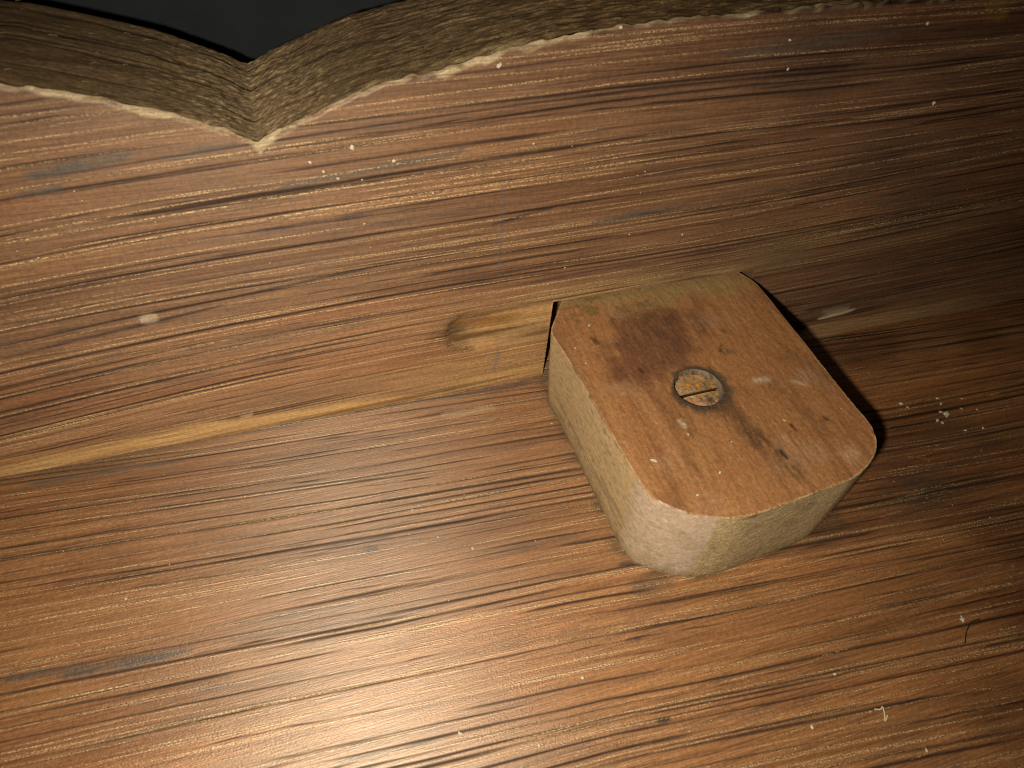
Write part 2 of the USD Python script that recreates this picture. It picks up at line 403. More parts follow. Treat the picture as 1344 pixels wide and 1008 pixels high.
# broader pale band before the block
s = sm(2.0, 4.5, AZ) * sm(11.5, 8.6, AZ) * sm(-46, -12, AX + 0.8 * A.noise(5, 1, 45)) * (AX < 1)
A.tint(s * (0.6 + 0.4 * sm(-1, 1, A.noise(10, .6, 61))), (0.35, 0.205, 0.092), 0.85)
s = sm(0.2, 1, AZ) * sm(4.6, 3.4, AZ) * sm(-24, -12, AX) * (AX < 1)
A.tint(s * (0.5 + 0.5 * sm(-1, 1, A.noise(12, .5, 62))), (0.42, 0.26, 0.105), 0.85)
# shallow pale run-out of the slot, torn at its round left end
cut = sm(9.7, 11.3, AZ + 0.12 * A.noise(3, 1, 46)) * sm(20.6, 18.9, AZ + 0.25 * A.noise(3, 1, 47)) * (AX < 1.0)
rim = np.where(AZ > 15, ((AZ - 15) / 4.8) ** 2, ((15 - AZ) / 4.6) ** 2)
endx = -19.6 + 2.2 * rim + 0.35 * A.noise(1.0, 0.5, 48)
cut = cut * sm(-0.6, 2.2, AX - endx)
A.tint(cut * sm(-0.5, 3.5, AX - endx), (0.285, 0.185, 0.098), 0.85)
A.scale(cut * sm(-0.2, 1.2, A.noise(7, 0.4, 49)), (0.55, 0.48, 0.42))
A.scale(cut * sm(2.2, 0, np.abs(AZ - 17.2 + 0.25 * (AX + 10) * 0.3)) * sm(-2, -10, AX), (0.6, 0.5, 0.42))
A.scale(cut * sm(0.4, 1.4, A.noise(5, 0.9, 50)), (1.3, 1.25, 1.1))
tear = cut * sm(4.5, 0.2, AX - endx + 1.2 * A.noise(.8, .5, 51))
A.tint(np.exp(-((AX + 17.4) / 2.8) ** 2 - ((AZ - 15.2) / 4.0) ** 2) * sm(-1, .8, A.noise(1.2, .5, 63)), (0.075, 0.048, 0.028), 0.85)
A.tint(tear * (0.4 + 0.6 * sm(-0.5, 1, A.noise(1.0, .4, 52))), (0.10, 0.065, 0.036), 0.6)
A.glint = A.glint * (1 - cut) + tear * 0.08; A.grit = np.maximum(A.grit * (1 - cut), tear)
A.h = A.h * (1 - cut) - 0.35 * cut * sm(0, 2.5, AX - endx) * sm(10.2, 11.4, AZ) + 0.06 * tear * A.noise(.8, .25, 53)
A.matt = np.maximum(A.matt, cut)
# greenish worn wood above the block
s = np.exp(-((AZ - 21.0) / 1.6) ** 2) * sm(-22, -4, AX) * sm(44, 34, AX) * sm(-1.2, 0.6, A.noise(3, .6, 54))
A.tint(s, (0.27, 0.19, 0.095), 0.6)
s = np.exp(-((AZ - 22.0) / 4.0) ** 2 - ((AX - 45) / 8) ** 2)
A.tint(s, (0.15, 0.105, 0.062), 0.7)
A.glint *= 1 - 0.8 * s
for a in ((-68, 52.3, -55, 54.2, .9, GY, .9), (-70, 50.0, -64, 50.9, .6, GY, .8), (-53.5, 53.2, -43, 54.0, .6, GY, .6), (-42.2, 47.2, -14, 50.2, .5, GY, .8), (4, 35.0, 20, 36.2, .7, GY, .9), (-81, 25.7, -50, 29.6, .35, DK, .75), (-50, 30.7, -24, 33.0, .28, DK, .8),
          (-77, 35.7, -58, 36.9, .35, DK, .7), (-16, 27.3, 6, 28.2, .3, DK, .8), (-12, 37.3, -1, 39.3, .35, DK, .8), (-6, 24.6, 18, 25.6, .45, (0.09, 0.05, 0.042), .8), (-48, 41.1, -17, 42.6, .24, DK, .75), (-60, 21.5, -30, 23.0, .24, DK, .7), (18, 60.5, 50, 62.0, 1.0, GY, .6)):
    mark(A, AZ, *a)
mark(A, AZ, -62.8, 28.8, -60.0, 29.1, .8, (0.42, 0.34, 0.26), .75)
mark(A, AZ, -54.4, 4.4, -52.2, 4.7, .6, (0.46, 0.33, 0.24), .8)
mark(A, AZ, -8.7, 10.0, -9.3, 3.4, .32, (0.12, 0.12, 0.13), .62)
mark(A, AZ, -10.1, 46, -9.5, 25, .45, (0.085, 0.085, 0.10), .25)
mark(A, AZ, 62.0, 65.3, 67.5, 63.2, 1.5, (0.24, 0.15, 0.035), .4)
mark(A, AZ, 62.3, 2.0, 72.0, 3.0, .5, (0.66, 0.58, 0.45), .95)
mark(A, AZ, 63.5, 3.4, 70.0, 3.8, .7, (0.32, 0.27, 0.19), .85)
mark(A, AZ, 62.3, 4.2, 70.0, 4.4, 1.0, (0.18, 0.135, 0.09), .8)
mark(A, AZ, 57, 5.4, 80, 6.4, 1.1, (0.055, 0.034, 0.024), .75)
# torn, pale lip along the sawn edge
rag = 0.22 * gaussian_filter(rng.standard_normal(len(ax)), 1.2) / 0.5 + 0.10 * gaussian_filter(rng.standard_normal(len(ax)), 5) / 0.25
EZ = edge_z(ax) + np.clip(rag, -0.45, 0.4) * 0.7
dist = EZ[:, None] - AZ
lipw = np.interp(ax, [-104, -62, -57, -50, -44, -42.6, -41.7, -40.5, -38, -30, -24, -19, -14, -8, 0, 10, 30, 140], [.25, .22, .25, .75, .4, .5, 1.1, .7, .3, .55, .9, .9, 0.4, .9, .3, .2, .2, .2])
lipw = 0.62 * lipw * np.clip(0.8 + 1.0 * gaussian_filter(rng.standard_normal(len(ax)), 3.5) / 0.28, 0.08, 2.6)
s = sm(0.25, -0.25, dist - lipw[:, None] + 0.12 * A.noise(1, .3, 55)) * (1 - 0.5 * sm(10, 40, AX))
A.tint(s, (0.38, 0.31, 0.215), 0.8)
A.scale(s * sm(0.2, 1.4, A.noise(.8, .25, 56)), (0.6, 0.55, 0.5))
A.glint *= 1 - s; A.matt = np.maximum(A.matt, s)
crack = sm(0.55, 0.05, AZ + 0.18 * A.noise(4, 1, 64)) * (0.55 + 0.45 * sm(-0.8, 0.6, A.noise(5, .5, 65)))
A.tint(crack, (0.03, 0.018, 0.012), 0.7)
A.h -= 0.30 * crack
A.h -= 0.35 * np.clip(1 - dist / 0.5, 0, 1) ** 2 * (dist > -1)
A.h += s * 0.10 * A.noise(.8, .25, 57)


def pos_apron(F):
    return np.stack([AX, -F.h, AZ], -1)


def clamp_apron(P, F):
    z = P[..., 2]
    low = np.where((ax >= SLOT[0]) & (ax <= SLOT[1]), SLOT[2], -0.05)[:, None] * np.ones_like(z)
    over, under = z > EZ[:, None], z < low
    P[..., 2] = np.clip(z, low, EZ[:, None])
    # a collapsed row keeps the depth of the row it collapses onto
    P[..., 1] = np.where(over, 0.5, P[..., 1])
    P[..., 1] = np.where(under, 0.0, P[..., 1])
    return P


apron = UsdGeom.Xform.Define(stage, '/World/apron_board')
note(apron, 'upright red-brown board with a wavy notched top edge standing behind the block', 'board')
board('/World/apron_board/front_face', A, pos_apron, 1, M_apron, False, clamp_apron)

# sawn edge of the apron: furry cut across the thickness, with one sharp valley
THICK = 22.0
cx = np.arange(X0, 100.0, 0.22)
cy = np.concatenate([[0.5], np.arange(0.62, THICK, 0.14), [THICK]])
C = Figure(cx, cy, (0.110, 0.074, 0.043), 23)
C.dv = 0.14
CX, CY = np.meshgrid(cx, cy, indexing='ij')
zed = np.interp(cx, ax, EZ)[:, None]
smooth_edge = edge_z(cx)[:, None]
blend = sm(0.0, 2.0, CY)
zed = zed * (1 - blend) + smooth_edge * blend


def sheared(lx, ly, k, slant):
    n = C.noise(lx, ly, k)
    i = np.arange(len(cx))[:, None] - slant * (CY - 0.5) / 0.22
    j = np.arange(len(cy))[None] * np.ones_like(i)
    return map_coordinates(n, [i, j], order=1, mode='reflect')


wr = sm(-38, -22, CX); wl_ = sm(-46, -60, CX); wm = np.clip(1 - wr - wl_, 0, 1)
t1 = 1.0 * wr * sheared(0.55, 0.15, 1, 0.7) + 0.4 * wl_ * sheared(0.6, 0.2, 2, -0.6) + 0.9 * wm * sheared(0.2, 0.16, 5, 0.2)
t2 = sheared(0.22, 0.13, 3, 0.6) * (0.4 + 0.6 * wm + 0.3 * wr)
t3 = C.noise(1.6, 0.8, 4)
near = np.exp(-((CX + 41.5) / 8) ** 2)
C.h = 0.030 * t1 + (0.016 + 0.018 * near) * t2 + 0.06 * t3 * sm(0.4, 1.2, CY)
C.scale(sm(0.0, 1.8, -t1), (0.58, 0.54, 0.52))
C.scale(sm(0.3, 1.8, t1), (1.5, 1.48, 1.42))
C.scale(sm(0.4, 1.8, t2), (1.45, 1.4, 1.35))
lines = np.zeros(C.shape)
lines = C.many(60, (14, 70), (0.2, 0.55), (0.5, 1.0), buf=lines, slope=-0.8)
C.tint(lines, (0.016, 0.010, 0.007), 0.9)
C.h -= 0.22 * lines
C.scale(near * 0.9, (1.85, 2.0, 2.2))  # lit crease painted in: paler, greyer colour round the valley
C.scale(sm(-20, 10, CX), (1.05, 0.95, 0.8))
C.scale(sm(-52, -75, CX), (0.72, 0.66, 0.58))
C.tint(np.exp(-np.abs(CY - 1.0) / 0.6) * sm(-0.3, 1, C.noise(1.5, .4, 6)) * sm(-46, -10, CX), (0.42, 0.33, 0.17), 0.5)
C.glint = np.clip(0.12 + 0.45 * sm(0.2, 1.6, t1), 0, 1) * (0.3 + 0.5 * near + 0.3 * sm(-45, -30, CX))  # bright specks painted for specular glints, strongest at the crease
C.grit[:] = 0.35
C.matt[:] = 0.8
v = np.stack([CX, CY - 0.0 * CX, zed + C.h], -1).reshape(-1, 3)
# the back rim is worn round
v[:, 2] -= 0.35 * np.clip((v[:, 1] - (THICK - 1.2)) / 1.2, 0, 1) ** 2
t = tris(grid_faces(*C.shape))
note(raw_mesh('/World/apron_board/sawn_edge', v, t, M_cut, vnormals(v, t), {'col': np.clip(C.col, .004, .9).reshape(-1, 3), 'mask': np.stack([C.glint, C.grit, C.matt], -1).reshape(-1, 3)}), 'furry dull brown sawn edge with a sharp valley')
# loose fibres standing on the sawn edge are part of it
frng = np.random.default_rng(91)
cnt, pts, wid = [], [], []
for _ in range(90):
    x = frng.uniform(-78, 40); y = frng.uniform(0.9, 21.5)
    k = int((x - X0) / 0.22)
    j = min(int((y - 0.62) / 0.14) + 1, len(cy) - 1)
    z = zed[k, j] + C.h[k, j] - 0.02
    a = frng.normal(0.45 if x > -41 else -0.30, 0.35); L = frng.uniform(0.4, 1.3); rise = frng.uniform(0.05, 0.32) * L
    d = np.array([math.cos(a), math.sin(a), 0]) * L
    gx = (edge_z(x + 0.5) - edge_z(x - 0.5))
    p = [np.array([x, y, z]) + d * u + np.array([0, 0, gx * d[0] * u + rise * math.sin(u * 2.2)]) for u in (0, .35, .7, 1.0)]
    pts += p; cnt.append(4); wid += [0.05, 0.05, 0.04, 0.02]
fib = UsdGeom.BasisCurves.Define(stage, '/World/apron_board/fibre_fuzz')
fib.CreateTypeAttr('linear'); fib.CreateCurveVertexCountsAttr(cnt)
fib.CreatePointsAttr(Vt.Vec3fArray.FromNumpy((np.array(pts) * MM).astype(np.float32)))
fib.CreateWidthsAttr(Vt.FloatArray.FromNumpy((np.array(wid) * MM).astype(np.float32))); fib.SetWidthsInterpolation('vertex')
M_fib = usdkit.material(stage, '/World/Looks/wood_fibre', {'p': ('principled_bsdf', {'base_color': (0.17, 0.13, 0.08), 'roughness': 0.55})}, [], surface='p.BSDF')
UsdShade.MaterialBindingAPI.Apply(fib.GetPrim()).Bind(M_fib)
note(fib, kind='stuff')

# inside of the slot, and the back of the board
def quad_mesh(path, quads, mat):
    v = np.array([p for q in quads for p in q], float)
    usdkit.mesh(stage, path, (v * MM, np.array([[4 * i + a for a in tr] for i in range(len(quads)) for tr in ((0, 1, 2), (0, 2, 3))])), mat)


M_raw = usdkit.material(stage, '/World/Looks/dark_inner_wood', {
    'tc': ('texture_coordinate', {}), 'mp': ('mapping', {'scale': (200., 2500., 2500.)}), 'n': ('noise_texture', {'scale': 1.0, 'detail': 3.}),
    'r': ('rgb_ramp', {'ramp': [(0.3, (0.05, 0.03, 0.018)), (0.7, (0.16, 0.10, 0.05))]}), 'p': ('principled_bsdf', {'roughness': 0.8})},
    [('tc.object', 'mp.vector'), ('mp.vector', 'n.vector'), ('n.fac', 'r.fac'), ('r.color', 'p.base_color')], surface='p.BSDF')
a0, a1, az = SLOT
D = 9.0
quad_mesh('/World/apron_board/slot', [
    [(a0, 0, 0), (a0, 0, az), (a0, D, az), (a0, D, 0)], [(a1, 0, 0), (a1, D, 0), (a1, D, az), (a1, 0, az)],
    [(a0, 0, az), (a1, 0, az), (a1, D, az), (a0, D, az)], [(a0, D, 0), (a0, D, az), (a1, D, az), (a1, D, 0)]], M_raw)
bx_ = np.arange(X0, 100.0, 1.0)
quad_mesh('/World/apron_board/back_face', [[(x, THICK, 0), (x, THICK, float(edge_z(x)) - .8), (x + 1, THICK, float(edge_z(x + 1)) - .8), (x + 1, THICK, 0)] for x in bx_], M_raw)

# ---------------------------------------------------------------- wooden block screwed to the tabletop
H = 18.63
OUT = np.array([(5.0, 4.0), (2.3, 0.65), (0.4, -2.3), (-1.4, -4.9), (-2.15, -6.3), (-1.75, -8.4), (-1.3, -12.8), (-0.8, -20.4), (-0.4, -25.3), (0.0, -31), (0.3, -35.8), (0.55, -38.6), (1.5, -40.9), (3.7, -43.1), (6.4, -44.75), (9.3, -45.9), (12.3, -46.45), (16.4, -46.3),
                (21.6, -45.85), (27, -45.3), (31.4, -44.9), (35, -43.5), (37.6, -41.8), (39.3, -39.8), (40.15, -37.7), (40.3, -36), (40.1, -33.6), (40, -28.3), (40, -21), (40, -12), (39.95, -4.3), (39.6, -1.9), (38.4, 0.5), (36.6, 3.0)])
closed = np.vstack([OUT, OUT[:1]])
seg = np.concatenate([[0], np.cumsum(np.linalg.norm(np.diff(closed, axis=0), axis=1))])
NO = 1100
sv = np.linspace(0, seg[-1], NO, endpoint=False)
ring = np.stack([np.interp(sv, seg, closed[:, k]) for k in (0, 1)], 1)
ring = np.stack([gaussian_filter(ring[:, k], 6, mode='wrap') for k in (0, 1)], 1)
tan = np.roll(ring, -1, 0) - np.roll(ring, 1, 0)
nrm = np.stack([tan[:, 1], -tan[:, 0]], 1); nrm /= np.linalg.norm(nrm, axis=1, keepdims=True)
if ((ring - ring.mean(0)) * nrm).sum() < 0:
    nrm = -nrm
HOLE, HR = np.array([17.05, -23.35]), 3.95
cols = []          # list of (NO,3) rings from the foot up, over the edge, to the hole and down into it
kind = []
for z in np.linspace(-0.2, H - 0.2, 118):
    k = 1 - z / H
    # the side is very slightly undercut at the foot
    inset = (0.35 + 0.85 * sm(-38, -8, ring[:, 1])) * k * np.clip(-nrm[:, 0], 0, 1) + 0.3 * k * k
    g = ring - nrm * inset[:, None]
    if z < 2.4:
        g[:, 1] = np.minimum(g[:, 1], -1.4)      # shoulder below the tongue that enters the slot
    cols.append(np.column_stack([g, np.full(NO, z)])); kind.append(0)
for a in np.linspace(0.15, 1.0, 6):
    r = 0.2
    cols.append(np.column_stack([ring - nrm * r * (1 - math.cos(a * math.pi / 2)), np.full(NO, H - r + r * math.sin(a * math.pi / 2))])); kind.append(1)
inner = ring - nrm * 0.2
ang = np.arctan2(ring[:, 1] - HOLE[1], ring[:, 0] - HOLE[0])
hole = HOLE + HR * np.stack([np.cos(ang), np.sin(ang)], 1)
for u in np.linspace(0, 1, 130)[1:]:
    cols.append(np.column_stack([inner * (1 - u) + hole * u, np.full(NO, H)])); kind.append(2)
for dz, dr in ((0.08, 0.05), (0.25, 0.08), (0.6, 0.12), (1.0, 0.22), (1.6, 0.55), (2.4, 1.2)):
    cols.append(np.column_stack([HOLE + (HR - dr) * np.stack([np.cos(ang), np.sin(ang)], 1), np.full(NO, H - dz)])); kind.append(3)
B = np.stack(cols, 1)                     # (NO, K, 3)
kind = np.array(kind)
bp = B.reshape(-1, 3)


class Vol:
    """smooth noise in space from a random lattice"""

    def __init__(self, seed, n=48):
        self.g = np.random.default_rng(seed).standard_normal((n, n, n)); self.n = n

    def __call__(self, p, lx, ly, lz):
        q = np.array(p) / np.array([lx, ly, lz]) + 500.0
        return map_coordinates(self.g, (q % self.n).T, order=1, mode='grid-wrap') * 1.5


def vn(seed, lx, ly, lz, p=bp):
    return (Vol(seed)(p, lx, ly, lz) + 0.5 * Vol(seed + 1)(p, lx / 2.1, ly / 2.1, lz / 2.1)).reshape(NO, -1) / 1.1


x, y, z = B[..., 0], B[..., 1], B[..., 2]
isb = (kind >= 2)[None] * np.ones_like(x)
top_col = np.ones(x.shape + (3,)) * np.array((0.270, 0.124, 0.052))


def mixc(c, mask, color, a=1.0):
    k = np.clip(mask * a, 0, 1)[..., None]
    return c * (1 - k) + np.array(color) * k


n1, n2, n3, n4 = vn(1, 3, 7, 5), vn(3, 1.2, 3.2, 3), vn(5, 5, 5, 5), vn(7, .5, 1.2, 1)
top_col = mixc(top_col, sm(0.1, 1.5, n1), (0.165, 0.072, 0.033), 0.65)
top_col = mixc(top_col, sm(0.1, 1.6, n2), (0.30, 0.150, 0.066), 0.55)
top_col = mixc(top_col, sm(0.5, 1.6, n4), (0.20, 0.09, 0.04), 0.45)
top_col = mixc(top_col, sm(0.6, 1.8, n3), (0.33, 0.20, 0.13), 0.4)
g1, g2 = vn(61, .55, 13, 4), vn(63, 1.3, 22, 5)
top_col = mixc(top_col, sm(0.3, 1.6, g1), (0.15, 0.066, 0.030), 0.5)
top_col = mixc(top_col, sm(0.3, 1.6, -g2), (0.34, 0.175, 0.080), 0.45)
# purplish dark stain up and left of the screw
e = ((x - 14.5) / 9.4) ** 2 + ((y + 12.0 - 0.28 * (x - 15)) / 6.8) ** 2
s = sm(1.9, 0.2, e + 0.38 * vn(9, 2.4, 2.8, 2) + 0.10 * n4)
top_col = mixc(top_col, s, (0.085, 0.032, 0.020), 0.75)
top_col = mixc(top_col, s * sm(0.2, 1.0, vn(11, 1.0, 1.6, 1)), (0.07, 0.03, 0.02), 0.5)
e = ((x - 9) / 4.5) ** 2 + ((y + 17.0) / 2.6) ** 2
top_col = mixc(top_col, sm(1.3, 0.4, e + 0.3 * vn(13, 1.5, 2, 2)), (0.12, 0.045, 0.026), 0.6)
# olive worn band where it meets the apron
top_col = mixc(top_col, sm(-6.0, -1.0, y + 1.0 * vn(15, 3, 2, 2) - 2.5 * sm(16, 3, x)) * sm(42, 25, x - 6), (0.235, 0.165, 0.075), 0.8)
top_col = mixc(top_col, sm(0.3, 1.0, vn(17, 1.6, 1.0, 1)) * sm(-8, -3, y) * sm(26, 14, x), (0.11, 0.078, 0.035), 0.6)
# dark ring and run below the screw
rr = np.hypot(x - HOLE[0], y - HOLE[1])
th = np.arctan2(y - HOLE[1], x - HOLE[0])
wide = 1.4 + 0.9 * np.cos(th + 1.0) + 0.35 * vn(19, 1.2, 1.2, 1)
s = sm(1.0, 0.1, (rr - HR) / np.clip(wide * 1.3, 0.3, 3))
top_col = mixc(top_col, s * (rr >= HR - 0.3), (0.036, 0.028, 0.024), 0.94)
for (x0, y0, x1, y1, w, a, c) in ((18.5, -26, 21.5, -37, 1.9, .75, (0.085, 0.042, 0.022)), (20.5, -32, 24, -44, 1.5, .6, (0.09, 0.045, 0.022)), (9, -24, 12, -33, 1.6, .4, (0.13, 0.06, 0.03)), (29, -22, 32, -38, 2.2, .4, (0.14, 0.064, 0.03)), (23.1, -37.4, 23.6, -39.6, .4, .9, (0.035, 0.025, 0.02)), (27.5, -33.5, 28, -35.3, .3, .85, (0.05, 0.025, 0.015)), (33.5, -33.5, 33.9, -34.6, .3, .8, (0.05, 0.025, 0.015)),
                                  (24.5, -17.6, 26.6, -17, .7, .6, (0.09, 0.06, 0.035)), (27, -13, 28.2, -12.2, .7, .6, (0.08, 0.055, 0.035)), (24.2, -17.3, 25.4, -15.5, .3, .7, (0.09, 0.045, 0.02)), (4.2, -8.6, 4.8, -10.8, .45, .8, (0.08, 0.035, 0.02)), (9.2, -17.2, 9.6, -18.6, .4, .9, (0.04, 0.018, 0.012)),
                                  (26.2, -24.2, 29.8, -24.6, .7, .5, (0.45, 0.34, 0.27)), (32.6, -25.6, 35, -27.4, .4, .55, (0.48, 0.38, 0.30)), (31.5, -41, 35.5, -41, 1.6, .55, (0.36, 0.24, 0.15)), (10.9, -28.4, 11.3, -30.4, .45, .6, (0.50, 0.40, 0.31))):
    L = math.hypot(x1 - x0, y1 - y0); ux, uy = (x1 - x0) / L, (y1 - y0) / L
    s_, n_ = (x - x0) * ux + (y - y0) * uy, -(x - x0) * uy + (y - y0) * ux
    u = s_ / L * 2 - 1
    top_col = mixc(top_col, np.exp(-(n_ / w) ** 2 - np.clip(np.abs(u) - 0.6, 0, 9) ** 2 * 8) * np.clip(1 + 0.4 * n4, 0.3, 1.5), c, a)
# grey grime along the left rim, pale worn rim in front
rimd = np.where(kind[None] == 2, np.minimum(np.abs(x - (-0.9)), 99), 99)
top_col = mixc(top_col, np.exp(-np.clip(x + 0.9 + 0.02 * (y + 20), 0, 99) / 0.9) * sm(-42, -36, y) * sm(-0.3, 0.8, n2 + .3), (0.13, 0.095, 0.065), 0.55)
# hole wall
top_col = mixc(top_col, (kind == 3)[None] * np.ones_like(x), (0.16, 0.125, 0.095), 0.85)
top_col = mixc(top_col, (kind == 3)[None] * sm(0.0, .9, n4), (0.035, 0.027, 0.022), 0.8)

# sides: olive tan on the left, smooth grey-mauve round the front left corner, speckled end grain in front
left = sm(0.75, 0.95, -nrm[:, 0])[:, None] * np.ones_like(x)
front = (sm(0.90, 0.985, -nrm[:, 1]) * (ring[:, 0] > 9))[:, None] * np.ones_like(x)
front = np.maximum(front, sm(12.5, 16.5, x + 1.3 * vn(53, 1.5, 1.5, 1.2)) * (y < -20))
left = left * (1 - sm(-36, -38.5, y + 0.8 * vn(55, 1.5, 1.5, 1.2)))
corner = np.clip(1 - left - front, 0, 1) * ((ring[:, 0] < 20) & (ring[:, 1] < -36))[:, None]
side = np.ones(x.shape + (3,)) * np.array((0.360, 0.262, 0.160))
m1, m2, m3 = vn(31, 2.5, 6, 1.1), vn(33, .8, 2.2, .5), vn(35, .3, .3, .3)
side = mixc(side, sm(0, 1.5, m1), (0.30, 0.215, 0.125), 0.6)
side = mixc(side, sm(0.2, 1.6, m2), (0.34, 0.25, 0.13), 0.6)
side = mixc(side, left, (0.45, 0.335, 0.205), 0.55)
side = mixc(side, left * sm(1.3, 1.8, vn(37, .8, 1.4, .45)), (0.14, 0.10, 0.06), 0.45)
side = mixc(side, left * sm(7.8, 7.3, z) * sm(0.0, 1.2, m1), (0.20, 0.155, 0.095), 0.5)
ln = left * np.exp(-((z - 7.6 - 0.05 * (y + 35)) / 0.16) ** 2) * sm(-24, -30, y)
side = mixc(side, ln, (0.46, 0.34, 0.16), 0.85)
side = mixc(side, left * sm(1.2, 1.8, vn(39, .8, 1.6, .5)) * sm(-12, -16, y), (0.17, 0.125, 0.075), 0.45)
side = mixc(side, left * sm(-10, -2, y) * sm(9.5, 6, z), (0.20, 0.12, 0.065), 0.7)
side = mixc(side, corner, (0.410, 0.320, 0.265), 0.92)
side = mixc(side, corner * sm(0, 1.5, vn(41, 2, 2, 2)), (0.32, 0.245, 0.18), 0.6)
side = mixc(side, corner * sm(1.0, 1.7, vn(43, .8, .8, .35)), (0.22, 0.16, 0.11), 0.5)
side = mixc(side, front, (0.37, 0.285, 0.170), 0.85)
side = mixc(side, front * sm(0.2, 1.2, vn(45, .5, .5, .5)), (0.46, 0.37, 0.23), 0.4)
side = mixc(side, front * sm(0.1, 1.0, vn(47, .45, .45, .45)), (0.23, 0.175, 0.105), 0.4)
side = mixc(side, front * sm(0.3, 1.4, vn(49, 2.5, 2, 2.0)), (0.21, 0.16, 0.09), 0.5)
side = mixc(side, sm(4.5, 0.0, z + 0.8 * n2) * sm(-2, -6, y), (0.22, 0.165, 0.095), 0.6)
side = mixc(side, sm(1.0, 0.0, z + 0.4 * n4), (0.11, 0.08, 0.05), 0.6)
# pale bruised arris
side = mixc(side, (kind == 1)[None] * sm(-0.2, 1.2, n4 + 0.6 * n2) * (1 - 0.85 * left), (0.36, 0.27, 0.16), 0.45)
side = mixc(side, (kind == 1)[None] * left * sm(0, 0.8, n2), (0.08, 0.055, 0.035), 0.8)
side = mixc(side, np.exp(-((x - 14) / 1.6) ** 2 - ((z - 18.0) / 0.5) ** 2) * (y < -40), (0.09, 0.065, 0.055), 0.85)
rimk = (kind == 1)[None, :, None] * np.clip(0.65 + 0.25 * n2 + 0.2 * n4, 0.1, 1)[..., None]
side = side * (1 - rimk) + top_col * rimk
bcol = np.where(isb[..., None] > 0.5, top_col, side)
# relief
disp = np.where(isb > 0.5, 0.020 * n4 + 0.02 * n2, 0.012 * m1 + 0.007 * m2 + 0.010 * front * m3 + 0.003 * left * m3)
disp = disp - 0.12 * np.clip(vn(51, 1.2, 1.2, 1.2) - 1.0, 0, 1) * (kind == 1)[None]
quads = grid_faces(NO, B.shape[1], wrap=True)
tb = tris(quads)
bn = vnormals(bp, tb)
cen = np.array([20, -23, 8.])
if (bn * (bp - cen)).sum() < 0:
    tb = tb[:, ::-1]; bn = -bn
bp2 = bp + bn * disp.reshape(-1, 1)
bmask = np.stack([np.where(isb > 0.5, 0.05, 0.25 * front), np.where(isb > 0.5, 0.12, 0.1 + 0.3 * front), np.where(isb > 0.5, 0.25, 0.9)], -1).reshape(-1, 3)
block = UsdGeom.Xform.Define(stage, '/World/wooden_block')
note(block, 'orange-brown wooden block with rounded corners, held by one rusty screw', 'wooden block')
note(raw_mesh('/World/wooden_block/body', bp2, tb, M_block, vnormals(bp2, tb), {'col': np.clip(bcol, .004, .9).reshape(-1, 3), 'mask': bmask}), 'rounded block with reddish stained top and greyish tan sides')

# ---------------------------------------------------------------- the slotted screw
R = 3.72
prof = [(0, -3.0), (R * .55, -3.0), (R - 0.05, -0.5), (R, -0.22), (R - 0.10, -0.05), (R - 0.32, 0.05), (R * .72, 0.16), (R * .4, 0.24), (0, 0.27)]
head = mfd.Manifold.revolve(mfd.CrossSection([[(max(a, 0.0), b) for a, b in prof]]), 160)
bar = mfd.Manifold.cube([9, 0.62, 1.8], True).translate([0, -0.62, 0.05]).rotate([0, 0, 0.9])
head = (head - bar).refine_to_length(0.22)
mesh_ = head.to_mesh()
hv, ht = np.array(mesh_.vert_properties[:, :3], float), np.array(mesh_.tri_verts)
hn = vnormals(hv, ht)
bigdent = Vol(71)(hv, .9, .9, .9); fine_ = Vol(73)(hv, .35, .35, .35)
edge_r = np.hypot(hv[:, 0], hv[:, 1])
flat = (np.abs(hv[:, 1] + 0.62) > 0.42) & (hv[:, 2] > -0.4)
hv = hv + hn * ((0.045 * bigdent + 0.03 * fine_ - 0.10 * np.clip(bigdent - 0.9, 0, 1)) * flat)[:, None]
hv[:, :2] *= (1 - 0.03 * np.clip(Vol(75)(hv, 1.2, 1.2, 1.2), -1, 1) * (edge_r > R - 0.5))[:, None]
hw = hv + np.array([HOLE[0], HOLE[1], H - 0.78])
cs = np.ones((len(hv), 3)) * np.array((0.56, 0.335, 0.165))
def mc(c, k, col, a=1.0):
    k = np.clip(k * a, 0, 1)[:, None]
    return c * (1 - k) + np.array(col) * k
cs = mc(cs, sm(0.0, 1.2, Vol(81)(hv, 1.3, 1.0, 1)), (0.24, 0.175, 0.105), .7)
cs = mc(cs, sm(0.2, 1.2, Vol(83)(hv, .5, .4, .4)), (0.66, 0.50, 0.30), .6)
cs = mc(cs, sm(0.5, 1.3, Vol(85)(hv, .35, .3, .3)), (0.11, 0.085, 0.06), .6)
low = np.exp(-((hv[:, 0] + 0.6) / 1.6) ** 2 - ((hv[:, 1] + 2.9) / 0.7) ** 2) + np.exp(-((hv[:, 0] + 2.6) / 0.9) ** 2 - ((hv[:, 1] + 0.9) / 0.9) ** 2)
cs = mc(cs, low, (0.62, 0.37, 0.24), .8)
cs = mc(cs, np.exp(-((hv[:, 0] - 1.0) / 0.9) ** 2 - ((hv[:, 1] + 2.4) / 0.6) ** 2), (0.05, 0.05, 0.045), .8)
for px, py, w in ((-0.95, 1.35, .34), (-0.55, 0.75, .22), (0.35, 0.75, .36), (-1.25, 1.0, .2), (2.75, -0.15, .3)):
    cs = mc(cs, np.exp(-((hv[:, 0] - px) / w) ** 2 - ((hv[:, 1] - py) / (w * .8)) ** 2) * np.clip(1 + .5 * fine_, .2, 1.5), (0.90, 0.40, 0.03), 1.0)
cs = mc(cs, (edge_r > R - 0.3) * sm(-0.2, 0.8, fine_), (0.42, 0.36, 0.26), .6)
